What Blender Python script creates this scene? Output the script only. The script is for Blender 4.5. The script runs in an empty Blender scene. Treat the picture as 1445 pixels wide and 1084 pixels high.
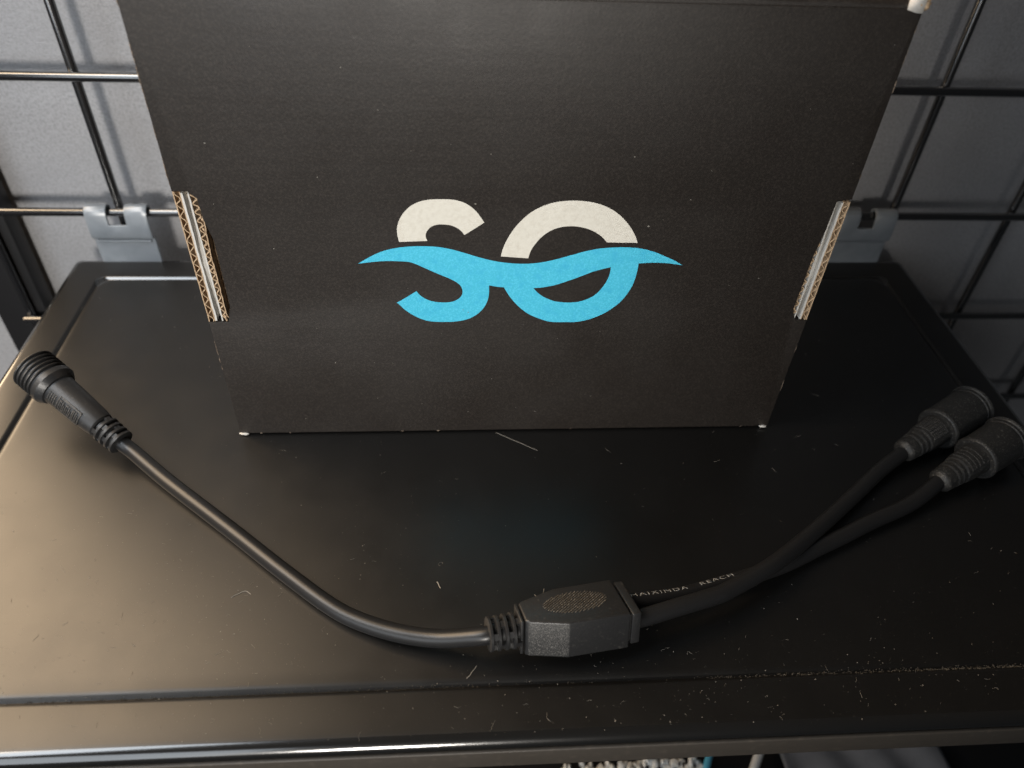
import bpy, bmesh, math, random
from mathutils import Vector, Matrix
from mathutils.geometry import tessellate_polygon
random.seed(7)
S = 0.001                      # everything below is written in millimetres
sc = bpy.context.scene
COL = sc.collection

# ------------------------------------------------------------------ camera, world, lamps, exposure
cam = bpy.data.cameras.new('camera')
camo = bpy.data.objects.new('camera', cam); COL.objects.link(camo)
def cam_axes(p, yw, r):
    cy, sy = math.cos(yw), math.sin(yw)
    f = Vector((sy*math.cos(p), cy*math.cos(p), -math.sin(p)))
    rt = Vector((cy, -sy, 0)); up = rt.cross(f)
    c, s = math.cos(r), math.sin(r)
    return c*rt + s*up, -s*rt + c*up, f
RT, UP, FW = cam_axes(0.74043, 0.09428, 0.05362)
m = Matrix((RT, UP, -FW)).transposed().to_4x4()
m.translation = Vector((-28.32, -399.23, 261.73))*S
camo.matrix_world = m
cam.sensor_width = 36; cam.lens = 27.02
cam.clip_start = 0.01; cam.clip_end = 50
cam.dof.use_dof = True; cam.dof.focus_distance = 0.305; cam.dof.aperture_fstop = 9.0
sc.camera = camo

world = bpy.data.worlds.new('World'); sc.world = world; world.use_nodes = True
bg = world.node_tree.nodes['Background']
bg.inputs['Color'].default_value = (0.9, 0.95, 1.0, 1); bg.inputs['Strength'].default_value = 0.02

def area(name, loc, target, size, power, color, size_y=None, spread=180):
    l = bpy.data.lights.new(name, 'AREA'); l.energy = power; l.color = color
    l.shape = 'RECTANGLE'; l.size = size*S; l.size_y = (size_y or size)*S
    l.spread = math.radians(spread)
    o = bpy.data.objects.new(name, l); COL.objects.link(o)
    o.location = Vector(loc)*S
    d = (Vector(target)-Vector(loc)).normalized()
    o.rotation_euler = d.to_track_quat('-Z', 'Y').to_euler()
    return o
# room lamp behind the photographer, a little above and left: lights box and left wall, wire shadows straight back
sl = bpy.data.lights.new('room_lamp', 'SPOT'); sl.energy = 95; sl.color = (1.0, 0.945, 0.87)
sl.spot_size = math.radians(25.3); sl.spot_blend = .10; sl.shadow_soft_size = .13
so = bpy.data.objects.new('room_lamp', sl); COL.objects.link(so)
so.location = Vector((-250, -1800, 450))*S
so.rotation_euler = (Vector((-235, 0, 10))-Vector((-250, -1800, 450))).to_track_quat('-Z', 'Y').to_euler()
# added fill point beside the lamp: dim frontal light on the right wall
gl = bpy.data.lights.new('room_lamp_fill', 'POINT'); gl.energy = 5; gl.color = (1.0, 0.96, 0.92); gl.shadow_soft_size = .13
go = bpy.data.objects.new('room_lamp_fill', gl); COL.objects.link(go); go.location = so.location + Vector((0, .02, 0))
# cool window on the left: highlights on wires, cable and front edge, sheen on the left of the box
area('window', (-580, -830, 330), (-200, -120, 60), 620, 3.3, (0.86, 0.93, 1.0), 500)
# added pale lamp over the left, set for highlights on wire and hook tops
area('highlight_lamp', (-540, -300, 690), (-250, -20, 80), 330, 1.3, (0.86, 0.93, 1.0), 440, 95)
# warm lit side of the room on the left: brown reflection in the shelf and the sheen on the box
area('warm_lamp', (-760, 170, 560), (-200, -150, 100), 900, 29.0, (1.0, 0.745, 0.485), 950)

vs = sc.view_settings
vs.view_transform = 'Standard'; vs.look = 'None'; vs.exposure = 0; vs.gamma = 1

# ------------------------------------------------------------------ materials
def mat(name, base, rough=0.5, spec=0.5, noise=None, bump=None, mix=None, metallic=0.0, rvar=None):
    """noise=(scale, other colour, amount)  bump=(scale, distance mm, detail)  rvar=(scale, lo, hi)"""
    M = bpy.data.materials.new(name); M.use_nodes = True
    nt = M.node_tree; N = nt.nodes; L = nt.links
    b = N['Principled BSDF']
    b.inputs['Base Color'].default_value = (*base, 1); b.inputs['Roughness'].default_value = rough
    b.inputs['Specular IOR Level'].default_value = spec; b.inputs['Metallic'].default_value = metallic
    tc = N.new('ShaderNodeTexCoord')
    def nz(scale, detail=4):
        n = N.new('ShaderNodeTexNoise'); n.inputs['Scale'].default_value = scale; n.inputs['Detail'].default_value = detail
        L.new(tc.outputs['Object'], n.inputs['Vector']); return n
    col = None
    for (scale, other, lo, hi) in (noise or []):
        n = nz(scale); r = N.new('ShaderNodeMapRange'); r.inputs['From Min'].default_value = lo; r.inputs['From Max'].default_value = hi
        L.new(n.outputs['Fac'], r.inputs['Value'])
        x = N.new('ShaderNodeMix'); x.data_type = 'RGBA'
        if col is None: x.inputs['A'].default_value = (*base, 1)
        else: L.new(col, x.inputs['A'])
        x.inputs['B'].default_value = (*other, 1)
        L.new(r.outputs['Result'], x.inputs['Factor']); col = x.outputs['Result']
    if col is not None: L.new(col, b.inputs['Base Color'])
    if rvar:
        n = nz(rvar[0], 5); r = N.new('ShaderNodeMapRange'); r.inputs['From Min'].default_value = .3; r.inputs['From Max'].default_value = .7
        r.inputs['To Min'].default_value = rvar[1]; r.inputs['To Max'].default_value = rvar[2]
        L.new(n.outputs['Fac'], r.inputs['Value']); L.new(r.outputs['Result'], b.inputs['Roughness'])
    prev = None
    for (scale, dist, detail) in (bump or []):
        n = nz(scale, detail); bp = N.new('ShaderNodeBump'); bp.inputs['Strength'].default_value = 1.0
        bp.inputs['Distance'].default_value = dist*S
        L.new(n.outputs['Fac'], bp.inputs['Height'])
        if prev: L.new(prev, bp.inputs['Normal'])
        prev = bp.outputs['Normal']
    if prev: L.new(prev, b.inputs['Normal'])
    return M
M_shelf = mat('black_powder_coat', (.005, .0048, .0046), .37, .5, noise=[(900, (.03, .028, .025), .66, .80)], bump=[(1500, .012, 3)], rvar=(60, .345, .395))
M_wall = mat('dark_wall_board', (.30, .30, .31), .5, .5, noise=[(25, (.27, .27, .28), .4, .65), (650, (.23, .23, .238), .42, .66)], bump=[(420, .2, 5), (1000, .22, 3)], rvar=(40, .42, .52))
M_wire = mat('black_wire_coat', (.010, .010, .011), .2, 1.0, bump=[(900, .01, 3)])
M_wire.node_tree.nodes['Principled BSDF'].inputs['Coat Weight'].default_value = 1.0
M_wire.node_tree.nodes['Principled BSDF'].inputs['Coat Roughness'].default_value = .12
M_post = mat('black_post_paint', (.008, .008, .009), .45, .4, bump=[(600, .03, 3)])
M_hook = mat('grey_steel_hook', (.175, .197, .222), .36, .95, noise=[(120, (.145, .165, .187), .45, .7)], bump=[(700, .03, 3)])
M_ink = mat('black_printed_card', (.0128, .0097, .0077), .52, .5, noise=[(1300, (.027, .0215, .0175), .46, .72), (260, (.05, .045, .04), .77, .82)], bump=[(900, .06, 5), (140, .05, 3)], rvar=(30, .48, .60))
nt = M_ink.node_tree; tcx = nt.nodes.new('ShaderNodeTexCoord'); sx = nt.nodes.new('ShaderNodeSeparateXYZ'); nt.links.new(tcx.outputs['Object'], sx.inputs[0])
nzx = nt.nodes.new('ShaderNodeTexNoise'); nzx.inputs['Scale'].default_value = 18; nt.links.new(tcx.outputs['Object'], nzx.inputs['Vector'])
m1 = nt.nodes.new('ShaderNodeMath'); m1.operation = 'MULTIPLY_ADD'; m1.inputs[1].default_value = 1180
m0 = nt.nodes.new('ShaderNodeMath'); m0.operation = 'MULTIPLY'; m0.inputs[1].default_value = 5.0; nt.links.new(nzx.outputs['Fac'], m0.inputs[0])
nt.links.new(sx.outputs['Z'], m1.inputs[0]); nt.links.new(m0.outputs[0], m1.inputs[2])
m2 = nt.nodes.new('ShaderNodeMath'); m2.operation = 'SINE'; nt.links.new(m1.outputs[0], m2.inputs[0])
m3 = nt.nodes.new('ShaderNodeMath'); m3.operation = 'MULTIPLY'; nt.links.new(m2.outputs[0], m3.inputs[0]); nt.links.new(nzx.outputs['Fac'], m3.inputs[1])
bpx = nt.nodes.new('ShaderNodeBump'); bpx.inputs['Distance'].default_value = 0.009*S; nt.links.new(m3.outputs[0], bpx.inputs['Height'])
pb = nt.nodes['Principled BSDF']; nt.links.new(pb.inputs['Normal'].links[0].from_socket, bpx.inputs['Normal']); nt.links.new(bpx.outputs['Normal'], pb.inputs['Normal'])
M_kraft = mat('kraft_card_edge', (.50, .36, .23), .85, .2, noise=[(900, (.30, .20, .12), .45, .75)], bump=[(1500, .15, 4)])
M_worn = mat('rubbed_card', (.21, .165, .125), .85, .2, noise=[(900, (.06, .045, .035), .4, .6)])
M_kraft_shade = mat('kraft_card_shaded', (.20, .14, .09), .9, .1, noise=[(900, (.10, .07, .04), .45, .75)])  # darker kraft: shade deep in the flute holes put into the colour
M_liner = mat('white_card_liner', (.56, .54, .505), .8, .2, noise=[(300, (.5, .48, .44), .5, .8)], bump=[(1200, .06, 4)])
M_bag = mat('white_plastic', (.72, .72, .70), .45, .5)
M_white = mat('white_print', (.66, .63, .555), .62, .4, noise=[(520, (.60, .565, .49), .45, .75)], bump=[(620, .10, 5), (140, .08, 3)])
M_blue = mat('blue_print', (.055, .46, .64), .6, .4, noise=[(1400, (.085, .54, .75), .45, .65), (300, (.045, .42, .64), .5, .75)], bump=[(620, .10, 5)])
M_cable = mat('black_cable_jacket', (.011, .011, .0115), .34, .38, noise=[(1200, (.03, .03, .028), .68, .8)], bump=[(700, .02, 3)])
M_conn = mat('black_moulded_plastic', (.016, .016, .0165), .40, .5, noise=[(800, (.045, .043, .04), .60, .80)], bump=[(900, .06, 4)])
M_rough = mat('dusty_black_plastic', (.02, .02, .02), .5, .45, noise=[(2200, (.11, .105, .098), .50, .70)], bump=[(2600, .12, 4)])
M_cap = mat('dusty_black_cap', (.014, .014, .014), .52, .45, noise=[(1500, (.11, .105, .095), .55, .78)], bump=[(1800, .12, 4)])
M_grip = mat('dusty_grip', (.06, .052, .042), .6, .3, noise=[(1500, (.20, .182, .155), .48, .68)], bump=[(1200, .1, 4)])
M_print = mat('silver_print', (.46, .46, .45), .55, .4, noise=[(1500, (.12, .12, .12), .5, .62)])
M_dust = mat('lint', (.21, .195, .17), .9, .1)
M_lint = mat('groove_dust', (.10, .092, .08), .95, .05)

# ------------------------------------------------------------------ helpers
def org(p):
    v = Vector((0, 0, 0))
    while p is not None:
        v += Vector(p['o']) if 'o' in p else Vector((0, 0, 0)); p = p.parent
    return v
ORG = {}
def link(name, me, mt, parent=None, smooth=30):
    if mt is not None and not me.materials: me.materials.append(mt)
    if smooth:
        me.shade_smooth() if hasattr(me, 'shade_smooth') else None
        me.set_sharp_from_angle(angle=math.radians(smooth))
    o = bpy.data.objects.new(name, me); COL.objects.link(o)
    if parent is not None:
        o.parent = parent
    return o
def obj(name, bm, mt, parent=None, smooth=30, world_mm=True):
    """bm holds world millimetres; stored relative to the thing's own base point"""
    base = ORG.get(parent.name, Vector((0, 0, 0))) if parent else None
    if base is None:
        xs = [v.co for v in bm.verts]
        base = Vector((sum(c.x for c in xs)/len(xs), sum(c.y for c in xs)/len(xs), min(c.z for c in xs)))
    for v in bm.verts: v.co = (v.co-base)*S
    bmesh.ops.recalc_face_normals(bm, faces=bm.faces[:])
    me = bpy.data.meshes.new(name); bm.to_mesh(me); bm.free()
    o = link(name, me, mt, parent, smooth)
    if parent is None: o.location = base*S
    ORG[o.name] = base
    return o
def thing(name, label, cat, base, group=None):
    o = bpy.data.objects.new(name, None); COL.objects.link(o); o.empty_display_size = .01
    o.location = Vector(base)*S; ORG[o.name] = Vector(base)
    return tag(o, label, cat, group)
def tag(o, label, cat, group=None):
    o['label'] = label; o['category'] = cat
    if group: o['group'] = group
    return o
def box(bm, a, b, bevel=0, seg=2):
    r = bmesh.ops.create_cube(bm, size=1)
    a, b = Vector(a), Vector(b)
    for v in r['verts']: v.co = Vector(((a.x+b.x)/2+v.co.x*(b.x-a.x), (a.y+b.y)/2+v.co.y*(b.y-a.y), (a.z+b.z)/2+v.co.z*(b.z-a.z)))
    if bevel:
        es = {e for v in r['verts'] for e in v.link_edges}
        bmesh.ops.bevel(bm, geom=list(es), offset=bevel, segments=seg, affect='EDGES', profile=.5)
    return bm
def frame(d):
    d = Vector(d).normalized(); up = Vector((0, 0, 1))
    side = d.cross(up).normalized(); u2 = side.cross(d).normalized()
    return d, side, u2
def ring(bm, c, side, up, r, n, ph=0):
    return [bm.verts.new(c + side*math.cos(ph+2*math.pi*i/n)*r + up*math.sin(ph+2*math.pi*i/n)*r) for i in range(n)]
def bridge(bm, A, B):
    n = len(A)
    for i in range(n): bm.faces.new((A[i], A[(i+1) % n], B[(i+1) % n], B[i]))
def lathe(bm, p0, d, prof, n=40, cap=(True, True)):
    d, s, u = frame(d); p0 = Vector(p0); prev = None
    for k, (t, r) in enumerate(prof):
        R = ring(bm, p0+d*t, s, u, r, n)
        if prev: bridge(bm, prev, R)
        elif cap[0]: bm.faces.new(R)
        prev = R
    if cap[1]: bm.faces.new(prev)
    return bm
def spline(pts, per=10):
    P = [Vector(p) for p in pts]; P = [P[0]*2-P[1]] + P + [P[-1]*2-P[-2]]; out = []
    for i in range(1, len(P)-2):
        a, b, c, d = P[i-1], P[i], P[i+1], P[i+2]
        for k in range(per):
            t = k/per
            out.append(.5*((2*b)+(c-a)*t+(2*a-5*b+4*c-d)*t*t+(3*b-a-3*c+d)*t**3))
    out.append(P[-2]); return out
def tube(bm, pts, r, n=20):
    prev = None
    for i, p in enumerate(pts):
        d = pts[min(i+1, len(pts)-1)]-pts[max(i-1, 0)]
        d, s, u = frame(d); R = ring(bm, p, s, u, r, n)
        if prev: bridge(bm, prev, R)
        else: bm.faces.new(R)
        prev = R
    bm.faces.new(prev); return bm
def sheet(bm, outline, holes, fn):
    polys = [[Vector((x, z, 0)) for x, z in outline]] + [[Vector((x, z, 0)) for x, z in h] for h in holes]
    flat = [v for p in polys for v in p]; vs_ = [bm.verts.new(fn(v.x, v.y)) for v in flat]
    for t in tessellate_polygon(polys):
        try: bm.faces.new([vs_[i] for i in t])
        except ValueError: pass
    return bm
def smooth_poly(P, per=5, corner=38):
    n = len(P); V = [Vector(p) for p in P]; out = []
    def is_c(i):
        a, b = V[i]-V[i-1], V[(i+1) % n]-V[i]
        return a.angle(b) > math.radians(corner)
    C = [is_c(i) for i in range(n)]
    for i in range(n):
        b, c = V[i], V[(i+1) % n]
        a = b*2-c if C[i] else V[i-1]
        d = c*2-b if C[(i+1) % n] else V[(i+2) % n]
        for k in range(per):
            t = k/per; out.append(tuple(.5*((2*b)+(c-a)*t+(2*a-5*b+4*c-d)*t*t+(3*b-a-3*c+d)*t**3)))
    return out

# ------------------------------------------------------------------ wall, post, wire grid
WY = 24.0
bm = bmesh.new(); box(bm, (-365, WY, -700), (520, WY+12, 420))
wall = obj('wall', bm, M_wall); wall['kind'] = 'structure'
wall['label'] = 'dark grey board wall behind the wire grid'
bm = bmesh.new(); box(bm, (-319, 7, -600), (-288, 20.5, 420), 2.0)
post = obj('upright_post', bm, M_post)
tag(post, 'flat black upright post on the wall at the far left, behind the wire grid', 'post')

XA, Z1, SP, GY, WR = -219.9, 31.2, 76.2, 1.3, 2.45
grid = thing('wire_grid', 'black metal wire grid panel fixed in front of the wall behind the box', 'wire grid', (0, GY, -300))
def wire_mesh(length):
    b = bmesh.new(); n = 14; rings = []
    for t, r in ((-.5*length, .55), (-.5*length+.25, .85), (-.5*length+1, 1.0), (.5*length-1, 1.0), (.5*length-.25, .85), (.5*length, .55)):
        rings.append([b.verts.new((math.cos(2*math.pi*i/n)*WR*r*S, math.sin(2*math.pi*i/n)*WR*r*S, t*S)) for i in range(n)])
    b.faces.new(rings[0])
    for A, B in zip(rings, rings[1:]): bridge(b, A, B)
    b.faces.new(rings[-1]); bmesh.ops.recalc_face_normals(b, faces=b.faces[:])
    me = bpy.data.meshes.new('wire'); b.to_mesh(me); b.free(); return me
vme = wire_mesh(640); hme = wire_mesh(705)
for i in range(-1, 9):
    o = link('wire', vme, M_wire, grid); o.location = Vector((XA+i*SP, 2.3, 245))*S
for j in range(-4, 3):
    o = link('wire', hme, M_wire, grid); o.rotation_euler = (0, math.pi/2, 0)
    x0 = XA-SP-2.4 if j < 0 else XA-SP-70
    o.location = Vector((x0+705/2+ (0 if j < 0 else 0), -2.3, Z1+j*SP+300))*S

# ------------------------------------------------------------------ shelf
W2, D = 253.7, 291.5
shelf = thing('metal_shelf', 'black powder coated metal shelf with pressed groove hung on the wire grid', 'shelf', (0, -D/2, -30))
def rrect(inset, r, n=6):
    x0, x1, y0, y1 = -W2+inset, W2-inset, -D+inset, -inset
    out = []
    for cx, cy, a0 in ((x1-r, y1-r, 0), (x0+r, y1-r, 90), (x0+r, y0+r, 180), (x1-r, y0+r, 270)):
        for k in range(n+1):
            a = math.radians(a0+90*k/n); out.append((cx+math.cos(a)*r, cy+math.sin(a)*r))
    return out
prof = [(3.5, -18, 1.5), (1.8, -18, 2.5), (1.5, -17.3, 3), (1.5, -5.4, 2.6), (.7, -4.7, 2.6), (.15, -4.2, 3), (0, -3.6, 3), (.2, -2.8, 3), (.75, -1.95, 3), (1.6, -1.05, 3), (2.7, -.42, 3), (4.0, -.1, 3), (5.4, 0, 3),
        (18.4, 0, 3.5), (19.0, -.1, 4), (19.6, -.45, 5), (20.1, -1.0, 5.5), (20.6, -1.3, 6), (21.1, -1.0, 6.5), (21.8, -.42, 7), (22.6, -.1, 7.5), (23.8, 0, 8)]
bm = bmesh.new(); prev = None
for ins, z, r in prof:
    R = [bm.verts.new((x, y, z)) for x, y in rrect(ins, r)]
    if prev: bridge(bm, prev, R)
    prev = R
bm.faces.new(prev)
R0 = [bm.verts.new((x, y, -4)) for x, y in rrect(3.5, 1.5)]
fl = [v for v in bm.verts if abs(v.co.z+30) < 1e-4 and abs(abs(v.co.x)-(W2-3.5)) < 2.5 or False]
bm.faces.new(R0)
deck = obj('deck', bm, M_shelf, shelf, smooth=35)
M_edge = mat('worn_smooth_coat', (.008, .008, .008), .17, .95, bump=[(400, .01, 3)])
M_edge.node_tree.nodes['Principled BSDF'].inputs['Coat Weight'].default_value = .35
M_edge.node_tree.nodes['Principled BSDF'].inputs['Coat Roughness'].default_value = .14
deck.data.materials.append(M_edge)
for p in deck.data.polygons:
    if .05 < p.normal.z < .985 and (p.center.y*1000 > D/2-40 or abs(p.center.x)*1000 > W2-8 or p.center.y*1000 < -D/2+8): p.material_index = 1

M_lip = mat('dusty_dark_lip', (.045, .038, .031), .55, .4, noise=[(300, (.07, .058, .046), .55, .8)], bump=[(900, .05, 4)], rvar=(40, .48, .6))
bm = bmesh.new(); box(bm, (-W2+1, -D-.7, -17.6), (W2-1, -D+1.2, -5.6), .7, 3)
obj('front_lip', bm, M_lip, shelf)['label'] = 'dusty brownish front lip below the rounded edge'
def hook(x0, x1, notch):
    pro = [(-2.8, -6), (-2.8, 2), (-2.8, 15.2), (-3.2, 16.4), (-5.0, 17.2), (-5.6, 18.4), (-5.6, 25.5), (-5.2, 31.0), (-4.4, 33.6), (-2.6, 35.0), (-.6, 35.2), (1.2, 34.4), (2.3, 32.6), (2.4, 29)]
    xs = [x0, x0+3, notch[0], (notch[0]+notch[1])/2, notch[1], x1-3, x1]
    b = bmesh.new(); V = [[b.verts.new((x, y, z)) for y, z in pro] for x in xs]
    for i in range(len(xs)-1):
        for k in range(len(pro)-1):
            if notch[0] <= (xs[i]+xs[i+1])/2 <= notch[1] and k >= 6: continue
            b.faces.new((V[i][k], V[i+1][k], V[i+1][k+1], V[i][k+1]))
    h = obj('hook_bracket', b, M_hook, shelf)
    md = h.modifiers.new('sheet', 'SOLIDIFY'); md.thickness = 1.6*S; md.offset = 0
    bv = h.modifiers.new('round', 'BEVEL'); bv.width = .35*S; bv.segments = 2; bv.limit_method = 'ANGLE'; bv.angle_limit = math.radians(50)
    b = bmesh.new(); n = 26
    for i in range(n):
        x = x0+2+(x1-x0-4)*(i+.5)/n
        lathe(b, (x-.62, -4.3, 14.6+random.uniform(-.15, .15)), (1, 0, .12), [(0, .5), (.3, 1.0), (.9, 1.0), (1.25, .5)], 8)
    obj('weld_bead', b, M_hook, h)
hook(-236.5, -202.5, (-224.6, -214.8))
hook(202.5, 236.5, (213.5, 223.0))

# ------------------------------------------------------------------ box
BX0, BX1, BY, BZ, BD = -128.8, 120.4, -147.0, 190.0, 118.0
carton = thing('cardboard_box', 'black cardboard box with white and blue logo standing on the metal shelf', 'box', ((BX0+BX1)/2, BY+BD/2, 0))
outl = [(BX0+.5, .9), (BX1-.5, .9), (BX1, 1.4), (BX1, 65.2), (115.2, 65.2), (112.9, 71), (113.3, 98), (114.6, 110), (114.9, 121.6), (BX1, 122.6), (BX1, 188.8), (BX1-.9, BZ),
        (BX0+.9, BZ), (BX0, 188.8), (BX0, 123.9), (-123.4, 123.9), (-120.8, 121.2), (-120.5, 113), (-118.6, 104), (-118.9, 73), (-120.2, 69), (-121, 65.6), (BX0, 65.6), (BX0, 1.4)]
bm = bmesh.new(); fr = [bm.verts.new((x, BY, z)) for x, z in outl]; f = bm.faces.new(fr)
ex = bmesh.ops.extrude_face_region(bm, geom=[f]); 
for v in [g for g in ex['geom'] if isinstance(g, bmesh.types.BMVert)]: v.co.y += 3.0
fe = [e for e in bm.edges if all(abs(v.co.y-BY) < 1e-5 for v in e.verts)]
bmesh.ops.bevel(bm, geom=fe, offset=.45, segments=2, affect='EDGES', profile=.5)
obj('front_panel', bm, M_ink, carton, smooth=40)
bm = bmesh.new(); box(bm, (BX0+.4, BY+6, 1), (BX0+3, BY+BD, BZ-.5)); obj('side_panel', bm, M_ink, carton)
bm = bmesh.new(); box(bm, (BX1-3, BY+6, 1), (BX1-.4, BY+BD, BZ-.5)); obj('side_panel', bm, M_ink, carton)
bm = bmesh.new(); box(bm, (BX0+3.1, BY+BD-3, 1), (BX1-3.1, BY+BD, BZ-.5)); obj('back_panel', bm, M_ink, carton)
bm = bmesh.new(); box(bm, (BX0+3.1, BY+3.1, .6), (BX1-3.1, BY+BD-3.1, 3.4)); obj('bottom_panel', bm, M_ink, carton)
# lid: front lip rolls back over the top
bm = bmesh.new(); n = 30; rows = []
for i in range(n+1):
    x = BX0+.6+(BX1-BX0-1.2)*i/n; w = .25*math.sin(i*1.7)+.2*math.sin(i*.6)
    rows.append([bm.verts.new((x, BY+y, z+w)) for y, z in ((.6, BZ-1.5), (.5, BZ+.6), (1.0, BZ+1.7), (2.4, BZ+2.5), (5, BZ+2.8), (BD, BZ+2.6), (BD, BZ-.3))])
for A, B in zip(rows, rows[1:]):
    for k in range(6): bm.faces.new((A[k], A[k+1], B[k+1], B[k]))
bm.faces.new(rows[0]); bm.faces.new(rows[-1])
obj('lid_panel', bm, M_ink, carton, smooth=50)

def blob(bm, c, rx, ry, rz, jit, sub=2):
    r = bmesh.ops.create_icosphere(bm, subdivisions=sub, radius=1)
    for v in r['verts']:
        k = 1+random.uniform(-jit, jit); v.co = Vector((c[0]+v.co.x*rx*k, c[1]+v.co.y*ry*k, c[2]+v.co.z*rz*k))
bm = bmesh.new(); blob(bm, (BX1-.2, BY+1.0, BZ+1.3), 2.2, 1.6, 1.9, .22, 3); o = obj('torn_corner', bm, M_kraft, carton, 60)
o['label'] = 'torn top right corner showing brown card'
bm = bmesh.new()
P = [(-5.3, -.4), (-2.2, -1.0), (-.3, -1.2), (-.2, 3), (-5.6, 3.2)]
sheet(bm, [(BX1+x, BZ+z) for x, z in P], [], lambda x, z: Vector((x, BY-.5+.06*(x-BX1)**2*.3, z)))
o = obj('torn_liner', bm, M_liner, carton); o.modifiers.new('paper', 'SOLIDIFY').thickness = .3*S
for c, w in (((BX0+2.0, BY-.3, 1.0), 2.3), ((BX1-2.4, BY-.3, 1.2), 1.7)):
    bm = bmesh.new(); blob(bm, c, w, .7, .55, .25, 2); obj('torn_corner', bm, M_liner, carton, 60)

bm = bmesh.new(); z = 1.5
for xe, sgn, dens in ((BX0, -1, .75), (BX1, 1, .25)):
    z = 1.5
    while z < 188:
        h = random.uniform(1.5, 9)
        if random.random() < dens*(.45+.55*z/190) and not 64 < z+h/2 < 125:
            w = random.uniform(.12, .26); blob(bm, (xe-sgn*.12, BY+.12, z+h/2), w, w*.8, h*.5, .3, 1)
        z += h*.8+random.uniform(0, 1.5)
for k in range(6):
    x = random.uniform(BX0+2, BX1-2); blob(bm, (x, BY+.1, 1.0), random.uniform(.3, 1.2), .28, .22, .3, 1)
o = obj('worn_edge', bm, M_worn, carton, 60); o['kind'] = 'stuff'; o['label'] = 'rubbed brown card along the edges'
bm = bmesh.new()
for k in range(46):
    r_ = random.choice((.12, .15, .2, .3)); blob(bm, (random.uniform(BX0+4, BX1-4), BY-.1, random.uniform(4, 186)), r_*random.uniform(.7, 1.8), .1, r_*random.uniform(.6, 1.2), .3, 1)
o = obj('fleck', bm, M_dust, carton, 60); o['kind'] = 'stuff'
def strip(bm, poly, th, y0, y1):
    """a paper ribbon seen edge on: poly (x,z) with thickness th, between depths y0 and y1"""
    L, Rr = [], []
    for i, p in enumerate(poly):
        a, b = poly[max(i-1, 0)], poly[min(i+1, len(poly)-1)]
        t = Vector((b[0]-a[0], b[1]-a[1])).normalized(); nn = Vector((-t.y, t.x))*th/2
        L.append(Vector(p)+nn); Rr.append(Vector(p)-nn)
    prev = None
    for l, r in zip(L, Rr):
        q = [bm.verts.new((l.x, y0, l.y)), bm.verts.new((r.x, y0, r.y)), bm.verts.new((r.x, y1, r.y)), bm.verts.new((l.x, y1, l.y))]
        if prev: bridge(bm, prev, q)
        else: bm.faces.new(q)
        prev = q
    bm.faces.new(prev)
def line(x0, z0, x1, z1, n=24, j=.06):
    return [(x0+(x1-x0)*k/n+random.uniform(-j, j), z0+(z1-z0)*k/n) for k in range(n+1)]
def flute(x0, z0, x1, z1, w, period, j=.12):
    n = int(abs(z1-z0)/period*8); out = []
    for k in range(n+1):
        z = z0+(z1-z0)*k/n; c = x0+(x1-x0)*k/n
        out.append((c+math.sin(2*math.pi*abs(z-z0)/period+.4*math.sin(z*.21))*w/2+random.uniform(-j, j)*.4, z))
    return out
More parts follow.
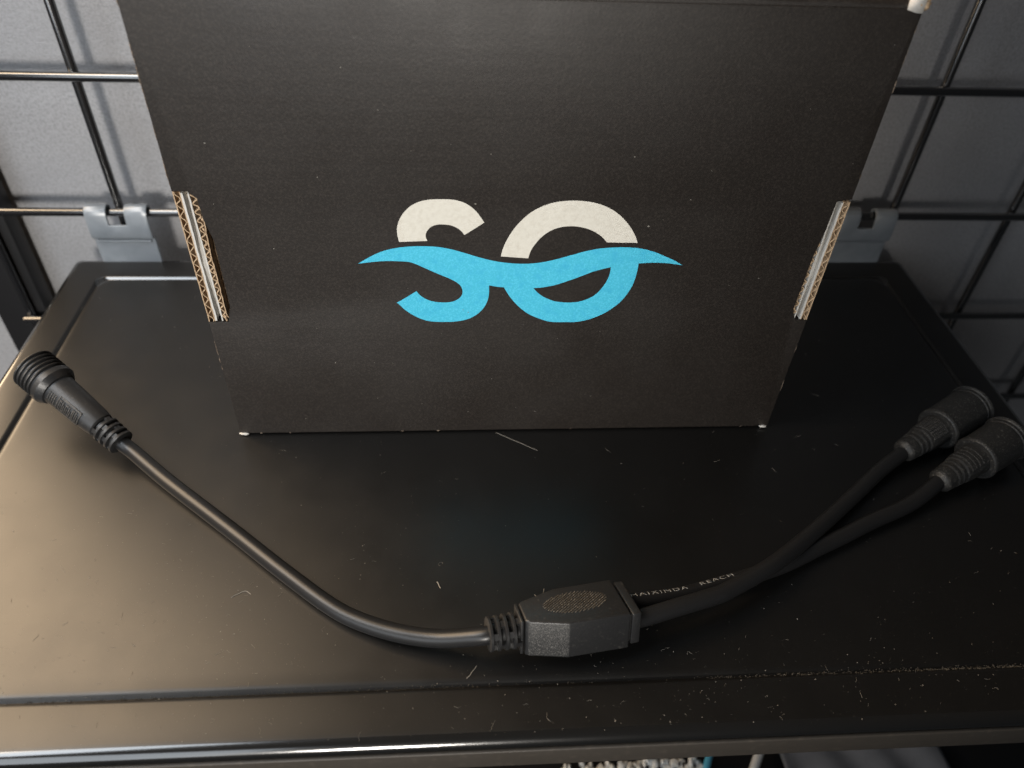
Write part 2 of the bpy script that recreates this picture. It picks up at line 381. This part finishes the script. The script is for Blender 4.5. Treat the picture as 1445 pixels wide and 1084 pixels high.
def slot(sx, xo, zt, zb, label):
    """cut corner: end-on corrugated boards between zt and zb; sx = +1 goes inward to the right"""
    X = lambda d: xo+sx*d
    s = obj('corner_slot', (lambda b: (box(b, (min(X(.2), X(10.4)), BY+5.2, zb-.5), (max(X(.2), X(10.4)), BY+5.9, zt+.5)), b)[1])(bmesh.new()), M_kraft_shade, carton)
    s['label'] = label
    y0, y1 = BY+.35, BY+4.4
    b = bmesh.new(); strip(b, line(X(.3), zb, X(.3), zt), .4, y0, y1); strip(b, line(X(2.5), zb, X(2.5), zt), .35, y0+.3, y1); obj('card_liner', b, M_kraft, s)
    b = bmesh.new(); strip(b, flute(X(1.4), zb, X(1.4), zt, 1.7, 4.9, .3), .32, y0+.1, y1); obj('card_flute', b, M_kraft, s)
    # white lining of the side wall, with the bare inner face showing as a pale curved sheet
    b = bmesh.new(); strip(b, line(X(3.1), zb+.3, X(3.1), zt-.4, 24, .08), .75, y0+.2, y1); obj('white_lining', b, M_liner, s)
    b = bmesh.new(); n = 20; R_ = []
    for k in range(n+1):
        z = zb+.5+(zt-zb-1.4)*k/n; u = k/n
        dep = 1.0+2.6*abs(math.sin((u-.45)*2.6))+.3*random.random()
        R_.append([b.verts.new((X(3.3), BY+dep+.9, z)), b.verts.new((X(4.3), BY+dep, z)), b.verts.new((X(5.4), BY+dep+.8, z))])
    for A, B in zip(R_, R_[1:]):
        for k in range(2): b.faces.new((A[k], A[k+1], B[k+1], B[k]))
    obj('inner_sheet', b, M_liner, s, 60)
    # second board, bulging and crushed towards its upper end
    zz = [zb+.2+(zt-zb-.8)*k/40 for k in range(41)]
    bul = lambda z: .9*max(0, (z-(zb+.55*(zt-zb)))/(.45*(zt-zb)))**.7
    b = bmesh.new()
    strip(b, [(X(5.6+random.uniform(-.08, .08)-.2*bul(z)), z) for z in zz], .5, y0+.2, y1); obj('white_lining', b, M_liner, s)
    b = bmesh.new()
    fl_ = flute(0, zb+.2, 0, zt-1, 1.35, 3.6, .5)
    strip(b, [(X(6.75+.5*bul(z))+x*(1+.45*bul(z)), z) for x, z in fl_], .36, y0, y1)
    obj('card_flute', b, M_kraft, s)
    b = bmesh.new()
    strip(b, [(X(7.75+bul(z)+random.uniform(-.12, .12)+(.9 if z < zb+2.5 else 0)), z) for z in zz], .38, y0+.1, y1)
    for k in range(14):
        z = random.choice((random.uniform(zb+.6, zb+4), random.uniform(zt-22, zt-1.5), random.uniform(zb, zt)))
        blob(b, (X(7.4+bul(z)+random.uniform(-.7, .5)), y0+.2, z), random.uniform(.25, .6), .4, random.uniform(.4, 1.1), .35, 1)
    obj('torn_fibre', b, M_kraft, s, 60)
slot(1, BX0, 123.6, 65.8, 'cut slot at the left edge showing ragged brown corrugated card')
slot(-1, BX1, 121.4, 65.4, 'cut slot at the right edge showing paler brown corrugated card')

# logo, flat print on the front panel
LOGO_S = [(-50.19,103.73),(-50.63,107.03),(-50.55,109.87),(-49.64,112.99),(-47.85,116.06),(-45.3,118.8),(-42.11,120.62),(-38.53,121.54),(-34.08,121.77),(-29.64,121.61),(-26.08,120.64),(-23.4,119.05),(-21.04,116.74),(-19.29,114.19),(-18.07,112.22),(-21.81,109.48),(-25.49,106.82),(-26.59,108.4),(-28.14,109.77),(-30.23,110.81),(-32.96,111.31),(-35.69,111.2),(-37.81,110.35),(-39.32,108.77),(-40.02,107.08),(-39.99,105.48),(-39.48,104.19)]
LOGO_O = [(-11.49,97.36),(-10.75,100.91),(-9.37,104.73),(-7.21,109.02),(-4.6,112.71),(-1.11,116.35),(2.83,118.93),(7.26,120.68),(11.74,121.41),(16.28,121.55),(20.89,121.08),(25.62,119.79),(30.04,117.57),(34.22,114.18),(37.59,110.29),(39.82,106.75),(41.26,103.59),(35.2,103.68),(29.26,103.77),(27.28,105.94),(24.68,107.98),(21.19,109.68),(17.35,110.62),(14.07,110.81),(10.38,110.26),(7.23,108.87),(4.13,106.4),(1.7,103.13),(-0.0,99.83),(-0.77,96.48),(-6.24,96.92)]
LOGO_WAVE = [(-66.41,93.93),(-62.74,96.38),(-58.85,98.6),(-55.03,100.14),(-50.34,101.24),(-44.75,101.8),(-39.19,101.82),(-34.55,101.39),(-29.9,100.31),(-25.22,98.78),(-20.49,97.12),(-15.73,95.67),(-10.93,94.66),(-6.12,94.1),(-1.31,93.99),(3.48,94.45),(8.22,95.48),(12.92,96.95),(17.58,98.53),(22.23,99.99),(26.92,101.01),(31.66,101.46),(36.45,101.59),(41.32,101.27),(45.31,100.5),(49.41,99.16),(53.65,97.25),(57.42,95.43),(60.78,93.36),(57.2,93.94),(53.17,94.39),(48.23,94.5),(43.08,94.15),(43.11,91.38),(42.85,87.86),(42.17,83.7),(40.57,79.45),(38.12,75.14),(34.52,71.39),(30.74,68.6),(25.84,66.32),(21.3,65.18),(17.7,65.07),(10.47,65.24),(5.74,66.81),(1.0,69.25),(-2.7,72.42),(-5.87,76.15),(-8.3,79.93),(-9.78,82.81),(-12.53,83.06),(-15.78,83.77),(-15.71,80.19),(-16.05,77.16),(-17.28,73.47),(-19.74,69.98),(-23.25,67.34),(-26.79,66.09),(-31.34,65.47),(-38.39,65.64),(-42.38,66.68),(-46.28,68.85),(-49.61,71.73),(-51.64,74.21),(-52.75,75.32),(-48.79,77.98),(-44.65,80.97),(-43.37,79.05),(-41.0,77.11),(-38.09,75.88),(-34.16,75.38),(-30.7,75.73),(-28.22,76.95),(-26.73,78.76),(-26.33,80.81),(-26.9,83.2),(-28.63,85.21),(-31.99,87.31),(-35.79,89.17),(-40.48,91.69),(-46.03,94.51),(-50.7,95.06),(-55.38,95.17),(-60.08,94.83)]
LOGO_HOLE = [(2.07,82.32),(6.19,82.79),(11.05,83.98),(15.83,85.87),(20.56,87.99),(25.24,90.21),(29.02,91.49),(32.24,92.42),(32.2,89.63),(31.46,86.1),(29.9,82.51),(27.49,79.12),(24.21,76.79),(20.3,75.45),(15.78,75.21),(11.19,75.85),(7.04,77.7),(4.2,79.9)]

fn = lambda x, z: Vector((x, BY-.09, z))
bm = bmesh.new(); sheet(bm, smooth_poly(LOGO_S), [], fn); o = obj('logo_letter', bm, M_white, carton, 0); o['label'] = 'white upper half of the letter S'
bm = bmesh.new(); sheet(bm, smooth_poly(LOGO_O), [], fn); o = obj('logo_letter', bm, M_white, carton, 0); o['label'] = 'white upper half of the letter O'
bm = bmesh.new(); sheet(bm, smooth_poly(LOGO_WAVE), [smooth_poly(LOGO_HOLE)], fn); o = obj('logo_wave', bm, M_blue, carton, 0); o['label'] = 'blue wave running into the lower halves of S and O'

# ------------------------------------------------------------------ Y splitter cable
CR = 3.3
cable_t = thing('splitter_cable', 'black Y splitter cable with three round connectors lying on the metal shelf', 'cable', (10, -255, 0))
def rotm(yaw, pit, rol): return Matrix.Rotation(yaw, 3, 'Z') @ Matrix.Rotation(pit, 3, 'Y') @ Matrix.Rotation(rol, 3, 'X')
BO = Vector((-6.733, -259.82, 5.78)); BR = rotm(.1736, .0569, -.3491)
TH, L1, L2, WL, WRR = 15.2, 14.4, 37.2, 4.9, 9.9
Bp = lambda x, y, z: BO + BR @ Vector((x, y, z))
def prism(outl, z0, z1, bev, seg=3):
    b = bmesh.new(); lo = [b.verts.new((x, y, z0)) for x, y in outl]; f = b.faces.new(lo)
    ex = bmesh.ops.extrude_face_region(b, geom=[f])
    for v in [g for g in ex['geom'] if isinstance(g, bmesh.types.BMVert)]: v.co.z = z1
    bmesh.ops.recalc_face_normals(b, faces=b.faces[:])
    if bev: bmesh.ops.bevel(b, geom=b.edges[:], offset=bev, segments=seg, affect='EDGES', profile=.5)
    for v in b.verts: v.co = Bp(*v.co)
    return b
body = obj('splitter_body', prism([(0, -WL), (1.2, -WL-.9), (L1, -WRR), (L2, -WRR-.35), (L2, WRR+.35), (L1, WRR), (1.2, WL+.9), (0, WL)], 0, TH, .7), M_conn, cable_t)
body.data.materials.append(M_rough)
for p in body.data.polygons:
    if (BR.transposed() @ p.normal).dot(Vector((-.297, -.955, 0))) > .985: p.material_index = 1
obj('end_collar', prism([(L2+.9, -WRR+.3), (L2+4.4, -WRR+.5), (L2+4.4, WRR-.5), (L2+.9, WRR-.3)], 1.0, TH-.9, .5), M_conn, body)
obj('seam_core', prism([(L2-.5, -WRR+1.4), (L2+1.2, -WRR+1.4), (L2+1.2, WRR-1.4), (L2-.5, WRR-1.4)], 2, TH-2, 0), M_conn, body)
obj('neck_flange', prism([(-1.6, -WL-.2), (-.5, -WL-.2), (-.5, WL+.2), (-1.6, WL+.2)], .8, TH-.3, .35), M_conn, body)
# grip: an oval of fine slanted ridges on the flat face
b = bmesh.new(); ca, sa = math.cos(.62), math.sin(.62)
for k in range(-15, 16):
    u = k*.86; seg = []
    for t in [x*.35 for x in range(-46, 47)]:
        x, y = t*ca-u*sa, t*sa+u*ca
        if (x/12.0)**2+(y/5.6)**2 < 1: seg.append((x, y))
    if len(seg) < 3: continue
    for (xa, ya), (xb, yb) in zip(seg[::2], seg[1::2]):
        cx, cy = (xa+xb)/2+20.0, (ya+yb)/2+.6
        r = bmesh.ops.create_cone(b, cap_ends=True, segments=4, radius1=.33, radius2=.16, depth=.5)
        for v in r['verts']: v.co = Bp(v.co.x+cx, v.co.y+cy, v.co.z+TH+.12)
gp = obj('grip_pad', b, M_grip, body, 0); gp['kind'] = 'stuff'

def relief(p0, d, rad, n, pitch, th, parent, mt, core=None, taper=0.0, ph=0.0):
    """strain relief: thin discs joined by small alternating bridges"""
    dd, s, u = frame(d); p0 = Vector(p0)
    b = bmesh.new(); lathe(b, p0, d, [(0, (core or CR+.9)), (n*pitch-.3, (core or CR+.9))], 24); obj('relief_core', b, mt, parent)
    for k in range(n):
        r = rad-taper*k; q = p0+dd*(k*pitch+pitch-th)
        b = bmesh.new(); lathe(b, q, d, [(0, r-.35), (.2, r), (th-.2, r), (th, r-.35)], 32); obj('relief_ring', b, mt, parent)
        b = bmesh.new()
        for a in range(4):
            an = ph+math.pi/2*a+(math.pi/4 if k % 2 else 0); c = s*math.cos(an)+u*math.sin(an); t = dd.cross(c)
            lo = q-dd*(pitch-th+.05)
            vv = [lo+dd*x*(pitch-th+.1)+c*y+t*z for x in (0, 1) for y in (r-2.6, r-.5) for z in (-1.1, 1.1)]
            V = [b.verts.new(v) for v in vv]
            for f in ((0, 1, 3, 2), (4, 6, 7, 5), (0, 4, 5, 1), (2, 3, 7, 6), (0, 2, 6, 4), (1, 5, 7, 3)): b.faces.new([V[i] for i in f])
        obj('relief_bridge', b, mt, parent)
pin = Bp(-1.4, 0, TH/2); axd = BR @ Vector((-1, 0, 0))
relief(pin, axd, 6.4, 4, 2.75, 1.25, body, M_conn, taper=.1)
pend = pin+axd*10.6

def cable(pts, per=10):
    P = spline(pts, per); b = bmesh.new(); tube(b, P, CR, 24); return obj('cable', b, M_cable, cable_t, 60), P
CA, CE = Vector((-217.4, -130.2, 28.0)), Vector((-174.7, -160.3, 9.0)); dd = (CE-CA).normalized(); LN = (CE-CA).length
Lp = [tuple(CA+dd*(LN-4)), (-174.7, -160.3, 9.0), (-169.9, -163.5, 7.3), (-160.2, -171.5, 5.5), (-149.6, -180.3, 4.4), (-120.9, -203.7, 3.5), (-98.3, -222.8, 3.4), (-78.8, -238.5, 3.4), (-66.8, -246.1, 3.7), (-51.6, -252.6, 5.0), (-36.1, -256.9, 7.6)]
Lp += [tuple(pend-Vector((2.5, .3, .5))), tuple(pend-axd*3), tuple(pin)]
cable(Lp)
of, ob = Bp(L2+2, -4.6, TH/2), Bp(L2+2, 4.6, TH/2)
of2, ob2 = Bp(L2+7, -4.6, TH/2), Bp(L2+7, 4.4, TH/2)
Pp = [tuple(of), tuple(of2), (52.8, -249.6, 12.0), (67.1, -245.3, 11.4), (73.6, -242.5, 11.0), (91.3, -233.1, 10.2), (103.8, -224.5, 8.5), (118.3, -213.5, 6.5), (131.7, -203.1, 5.0), (146.4, -191.6, 4.5), (161.4, -180.0, 5.2), (176.5, -170.3, 6.8), (182, -166.5, 7.6)]
cable(Pp)
Qp = [tuple(ob), tuple(ob2), (55.7, -241.5, 6.0), (71.1, -236.7, 4.2), (80.5, -233.8, 3.6), (91.7, -230.5, 3.4), (104.8, -225.9, 3.4), (116.8, -220.4, 3.4), (131.3, -214.1, 3.4), (147.1, -206.9, 3.6), (163.2, -200.6, 4.2), (173.5, -195.4, 5.2), (183.5, -189.0, 6.9), (189, -186, 7.5)]
cq, Qs = cable(Qp)

def print_on(parent, path, text, s0, h, ang, wide, gap):
    cu = bpy.data.curves.new('printed_text', 'FONT'); cu.body = text; cu.size = 1; cu.offset = -.018; cu.space_character = gap
    to = bpy.data.objects.new('tmp_text', cu); COL.objects.link(to)
    dg = bpy.context.evaluated_depsgraph_get(); me = bpy.data.meshes.new_from_object(to.evaluated_get(dg))
    bpy.data.objects.remove(to); bpy.data.curves.remove(cu)
    b = bmesh.new(); b.from_mesh(me); bpy.data.meshes.remove(me)
    for k in range(1, 8): bmesh.ops.bisect_plane(b, geom=b.verts[:]+b.edges[:]+b.faces[:], plane_co=(0, k*.09, 0), plane_no=(0, 1, 0))
    acc = [0.0]
    for p, r in zip(path, path[1:]): acc.append(acc[-1]+(r-p).length)
    for v in b.verts:
        s = s0+v.co.x*h*wide/.7; i = max(k for k in range(len(acc)-1) if acc[k] <= max(s, 0)); t = (s-acc[i])/(acc[i+1]-acc[i])
        p = path[i].lerp(path[i+1], t); j = min(i+1, len(path)-2)
        d = (path[i+1]-path[max(i-1, 0)]).lerp(path[j+1]-path[i], t); d, sd, up = frame(d)
        a = ang+(v.co.y/.7-.5)*h/CR
        v.co = p+(up*math.cos(a)-sd*math.sin(a))*(CR+.03)
    return obj('printed_text', b, M_print, parent, 0)
print_on(cq, Qs, 'HAIXINDA   REACH', 3.6, 1.9, .42, 1.6, 1.24)

def connector_threaded():
    A, d = CA, dd
    _, s, u = frame(d)
    c = bmesh.new(); lathe(c, A, d, [(3.5, 5.6), (3.5, 5.4), (.3, 7.3), (.0, 7.9), (.0, 8.4), (.4, 8.7), (10.7, 8.7), (11.0, 9.0), (11.4, 9.75), (13.6, 9.75), (13.9, 9.6), (16.3, 8.05), (16.6, 7.3), (19, 7.15), (30, 6.75), (39, 6.2), (42, 5.7), (42.6, 5.0)], 48)
    con = obj('threaded_connector', c, M_conn, cable_t, 16)
    con['label'] = 'left connector with open ringed thread, lifted off the shelf'
    for k in range(5):
        b = bmesh.new(); t = .3+k*2.1
        lathe(b, A, d, [(t, 8.4), (t+.25, 9.5), (t+.6, 9.75), (t+.95, 9.5), (t+1.25, 8.4)], 48, (False, False)); obj('thread_ring', b, M_conn, con)
    def patch(t, a, r): return A+dd*t+(s*math.cos(a)+u*math.sin(a))*r
    def bar(b, t0, t1, a0, a1, r0, r1, n=5):
        P_ = [(patch(t0, a0+(a1-a0)*k/n, r0), patch(t0, a0+(a1-a0)*k/n, r1), patch(t1, a0+(a1-a0)*k/n, r1), patch(t1, a0+(a1-a0)*k/n, r0)) for k in range(n+1)]
        prev = None
        for q in P_:
            q = [b.verts.new(v) for v in q]
            if prev: bridge(b, prev, q)
            else: b.faces.new(q)
            prev = q
        b.faces.new(prev)
    return con, s, u, bar
con, s_, u_, bar = connector_threaded()
def ang_of(v): return math.atan2(v.dot(u_), v.dot(s_))
af = ang_of(Vector((-.5, -.62, .5)))
b = bmesh.new()
rr = lambda t: 7.15-(t-19)*.036 if t < 30 else 6.75-(t-30)*.061
bar(b, 23.5, 35.5, af+.44, af+.52, rr(29)-.2, rr(29)+.3); bar(b, 23.5, 35.5, af-.52, af-.44, rr(29)-.2, rr(29)+.3)
bar(b, 35.2, 35.8, af-.5, af+.5, rr(35)-.2, rr(35)+.34); bar(b, 23.2, 23.8, af-.5, af+.5, rr(23)-.2, rr(23)+.3)
for k in range(6):
    t = 24.4+k*1.8
    bar(b, t, t+.45, af-.32, af+.34, rr(t)-.2, rr(t)+.36); bar(b, t+.85, t+1.25, af-.32, af+.1+.2*random.random(), rr(t)-.2, rr(t)+.36)
    if k % 2: bar(b, t, t+1.25, af-.32, af-.22, rr(t)-.2, rr(t)+.36)
    else: bar(b, t, t+1.25, af+.24, af+.34, rr(t)-.2, rr(t)+.36)
for k in range(4):
    t = 18.2+k*1.1; bar(b, t, t+.5, af-.2-.05*k, af+.35, rr(t)-.3, rr(t)+.28)
obj('raised_marking', b, M_rough, con, 0)
for k in range(3):
    b = bmesh.new(); t = 27+k*2.4
    bar(b, t, t+.4, af-1.0, af-2.3, rr(t)-.1, rr(t)+.16, 12); obj('grip_line', b, M_conn, con, 0)
relief(CA+dd*(LN-12.6), dd, 6.1, 4, 2.9, 1.5, con, M_conn, taper=.1, ph=.5)

def connector_capped(P0, P1, lab, marks):
    P0, P1 = Vector(P0), Vector(P1); d = (P1-P0).normalized(); L = (P1-P0).length
    b = bmesh.new()
    lathe(b, P0, d, [(-1.2, 3.6), (.0, 4.9), (.8, 5.3), (4.4, 5.55), (4.7, 4.7), (5.8, 4.7), (6.1, 5.75), (7.2, 5.85), (7.5, 4.9), (8.6, 4.9), (8.9, 6.0), (10.0, 6.1), (10.3, 5.2), (11.4, 5.2), (11.8, 6.4), (14, 6.8), (22, 7.2), (24.4, 7.4), (25.2, 8.4)], 40)
    con = obj('capped_connector', b, M_cap, cable_t, 20); con['label'] = lab
    b = bmesh.new()
    lathe(b, P0, d, [(24.0, 6), (24.0, 9.3), (24.4, 10.0), (25.2, 10.3), (26.0, 10.25), (26.3, 9.9), (L-5.0, 10.15), (L-4.7, 9.6), (L-3.9, 9.6), (L-3.6, 10.2), (L-2.2, 10.2), (L-1.6, 10.75), (L-.4, 10.8), (L, 10.4), (L+.1, 9.4), (L-1.5, 8.9), (L-6, 8.8)], 56)
    cp = obj('screw_cap', b, M_cap, con, 20)
    dd, s, u = frame(d)
    for k in range(72):
        if k == 0:
            b = bmesh.new(); 
        a = 2*math.pi*k/72; c = s*math.cos(a)+u*math.sin(a)
        blob(b, tuple(P0+d*(L-1.0)+c*10.75), .42, .34, .34, .1, 1)
    obj('knurled_rim', b, M_rough, cp, 60)
    b = bmesh.new(); a0 = math.atan2(Vector((-.3, -.3, 1)).dot(u), Vector((-.3, -.3, 1)).dot(s))
    for k in range(marks):
        t = 13.2+k*(9.6/marks); r = 6.72+(t-13)*.05
        for j in range(8):
            a = a0-.75+1.5*j/7; a2 = a0-.75+1.5*(j+.8)/7
            q = [P0+d*tt+(s*math.cos(x)+u*math.sin(x))*rr_ for tt, x, rr_ in ((t, a, r+.5), (t, a2, r+.5), (t+.5, a2, r+.5), (t+.5, a, r+.5), (t-.1, a, r-.3), (t-.1, a2, r-.3), (t+.6, a2, r-.3), (t+.6, a, r-.3))]
            V = [b.verts.new(v) for v in q]
            for f in ((0, 1, 2, 3), (0, 4, 5, 1), (1, 5, 6, 2), (2, 6, 7, 3), (3, 7, 4, 0)): b.faces.new([V[i] for i in f])
    obj('grip_rib', b, M_rough, con, 0)
connector_capped((175.9, -170.4, 7.0), (220.5, -145.2, 11.0), 'capped connector farther back, with fine ribs', 9)
connector_capped((184.3, -188.6, 7.0), (226.5, -166.4, 11.0), 'capped connector nearer the front, with four broad ribs', 4)

# ------------------------------------------------------------------ lint and dust on the shelf
b = bmesh.new()
def fibre(b, x, y, L, w, curl, z=.06, a=None):
    a = random.uniform(0, 6.28) if a is None else a; n = max(3, int(L/.5)); prev = None
    for k in range(n+1):
        lift = z+.12*math.sin(k*1.3)**2
        q = [b.verts.new((x-math.sin(a)*w/2, y+math.cos(a)*w/2, lift)), b.verts.new((x, y, lift+w*.7)), b.verts.new((x+math.sin(a)*w/2, y-math.cos(a)*w/2, lift))]
        if prev:
            for i in range(2): b.faces.new((prev[i], prev[i+1], q[i+1], q[i]))
        prev = q; x += math.cos(a)*L/n; y += math.sin(a)*L/n; a += random.gauss(0, curl)
def spot():
    while True:
        r = random.random()
        if r < .30: x, y = random.gauss(-135, 45), random.gauss(-245, 28)
        elif r < .45: x, y = random.gauss(60, 80), random.gauss(-275, 12)
        else: x, y = random.uniform(-250, 250), random.uniform(-289, -5)
        if abs(x) < 250 and -289 < y < -4: return x, y
for k in range(330):
    x, y = spot(); fibre(b, x, y, random.expovariate(1/.9)+.4, random.uniform(.045, .085), .5)
for k in range(2600):
    x, y = spot(); r = random.expovariate(1/.05)+.04; r = min(r, .24)
    v = [b.verts.new((x+r*math.cos(t)*random.uniform(.6, 1.3), y+r*math.sin(t)*random.uniform(.6, 1.3), .03)) for t in (0, 1.57, 3.14, 4.71)]; t = b.verts.new((x, y, .03+r))
    for i in range(4): b.faces.new((v[i], v[(i+1) % 4], t))
dust = obj('dust', b, M_dust, None, 0); dust['kind'] = 'stuff'; dust['label'] = 'pale lint and dust specks scattered over the shelf'
b = bmesh.new()
for k in range(1500):
    x = random.choice((random.gauss(-90, 60), random.uniform(60, 230), random.gauss(190, 40))); y = -270.9+random.gauss(0, .35)
    if abs(x) > 228: continue
    r = random.uniform(.08, .26); z = -1.25+abs(y+270.9)*.8
    v = [b.verts.new((x+r*math.cos(t), y+r*math.sin(t)*.8, z)) for t in (0, 1.57, 3.14, 4.71)]; t = b.verts.new((x, y, z+r*1.2))
    for i in range(4): b.faces.new((v[i], v[(i+1) % 4], t))
gd = obj('groove_dust', b, M_lint, None, 0); gd['kind'] = 'stuff'; gd['label'] = 'dust gathered in the front groove of the shelf'
def lint(x, y, L, w, curl, a, label):
    bb = bmesh.new(); fibre(bb, x, y, L, w, curl, .08, a); o = obj('lint_fibre', bb, M_dust, None, 0); tag(o, label, 'lint', 'lint fibres lying on the shelf'); return o
lint(-11, -148, 22, .17, .01, -.55, 'long straight pale fibre reaching out from under the box')
lint(-37.5, -228.5, 3.4, .5, .12, -.9, 'short thick cream fleck on the shelf above the splitter body')
lint(4.2, -233.0, 10, .2, .35, -1.4, 'curled pale fibre touching the shelf just behind the splitter body')
lint(-115.5, -233, 8.5, .25, .25, .75, 'wavy pale fibre below the long single cable')
lint(-26.5, -268.5, 6, .3, .1, .75, 'pale fibre lying across the front groove near the middle')

# ------------------------------------------------------------------ things on the level below, seen under the front edge
LZ = -272
bm = bmesh.new(); box(bm, (-420, -330, LZ-8), (460, 10, LZ)); lower = obj('storage_shelf', bm, M_post)
tag(lower, 'black lower shelf far below the front edge', 'shelf')
bm = bmesh.new(); random.seed(3)
for k in range(90):
    x = 38+k*1.02; blob(bm, (x+random.uniform(-.5, .5), -203+random.uniform(-6, 5), LZ+9+random.uniform(-3, 1)), random.uniform(1.2, 3.2), random.uniform(1.5, 4), random.uniform(1.5, 3), .3, 1)
tag(obj('plastic_bag', bm, M_bag, None, 60), 'crumpled white plastic on the lower shelf, just under the front edge', 'bag')
def stick(p0, p1, r, mt, name, label, cat):
    bm = bmesh.new(); p0, p1 = Vector(p0), Vector(p1); L = (p1-p0).length
    lathe(bm, p0, p1-p0, [(0, r*.7), (r*.3, r), (L-r*.3, r), (L, r*.7)], 16); tag(obj(name, bm, mt), label, cat, 'thin plastic tubes on the lower shelf')
M_straw = mat('blue_plastic', (.10, .42, .60), .4)
stick((122, -225, LZ+9), (137, -196, LZ+9), 2.3, M_straw, 'plastic_tube', 'thin light blue plastic tube beside the crumpled white plastic', 'tube')
stick((150, -228, LZ+9), (174, -192, LZ+9), 3.0, M_bag, 'plastic_tube', 'thin pale grey tube right of the light blue tube', 'tube')
M_cloth = mat('grey_cloth', (.20, .205, .22), .9, .1, noise=[(12, (.13, .135, .15), .4, .6)], bump=[(500, .2, 3)])
bm = bmesh.new(); n = 40; rows = []
for i in range(n+1):
    x = 186+112*i/n; rows.append([bm.verts.new((x, y, LZ+6+2.2*math.sin(x*.17+y*.08))) for y in (-240, -225, -210, -195, -180)])
for A, B in zip(rows, rows[1:]):
    for k in range(4): bm.faces.new((A[k], A[k+1], B[k+1], B[k]))
o = obj('grey_cloth', bm, M_cloth, None, 60); o.modifiers.new('cloth', 'SOLIDIFY').thickness = 1.2*S
tag(o, 'folded grey cloth on the lower shelf under the right of the front edge', 'cloth')
bm = bmesh.new(); lathe(bm, (352, -204, LZ+1), (0, 0, 1), [(0, 12), (1, 13), (11, 13), (12, 12.4), (12, 7), (11.5, 6), (4, 6)], 32)
tag(obj('plastic_ring', bm, M_cloth), 'grey plastic ring with a dark hole below the right front corner', 'ring')
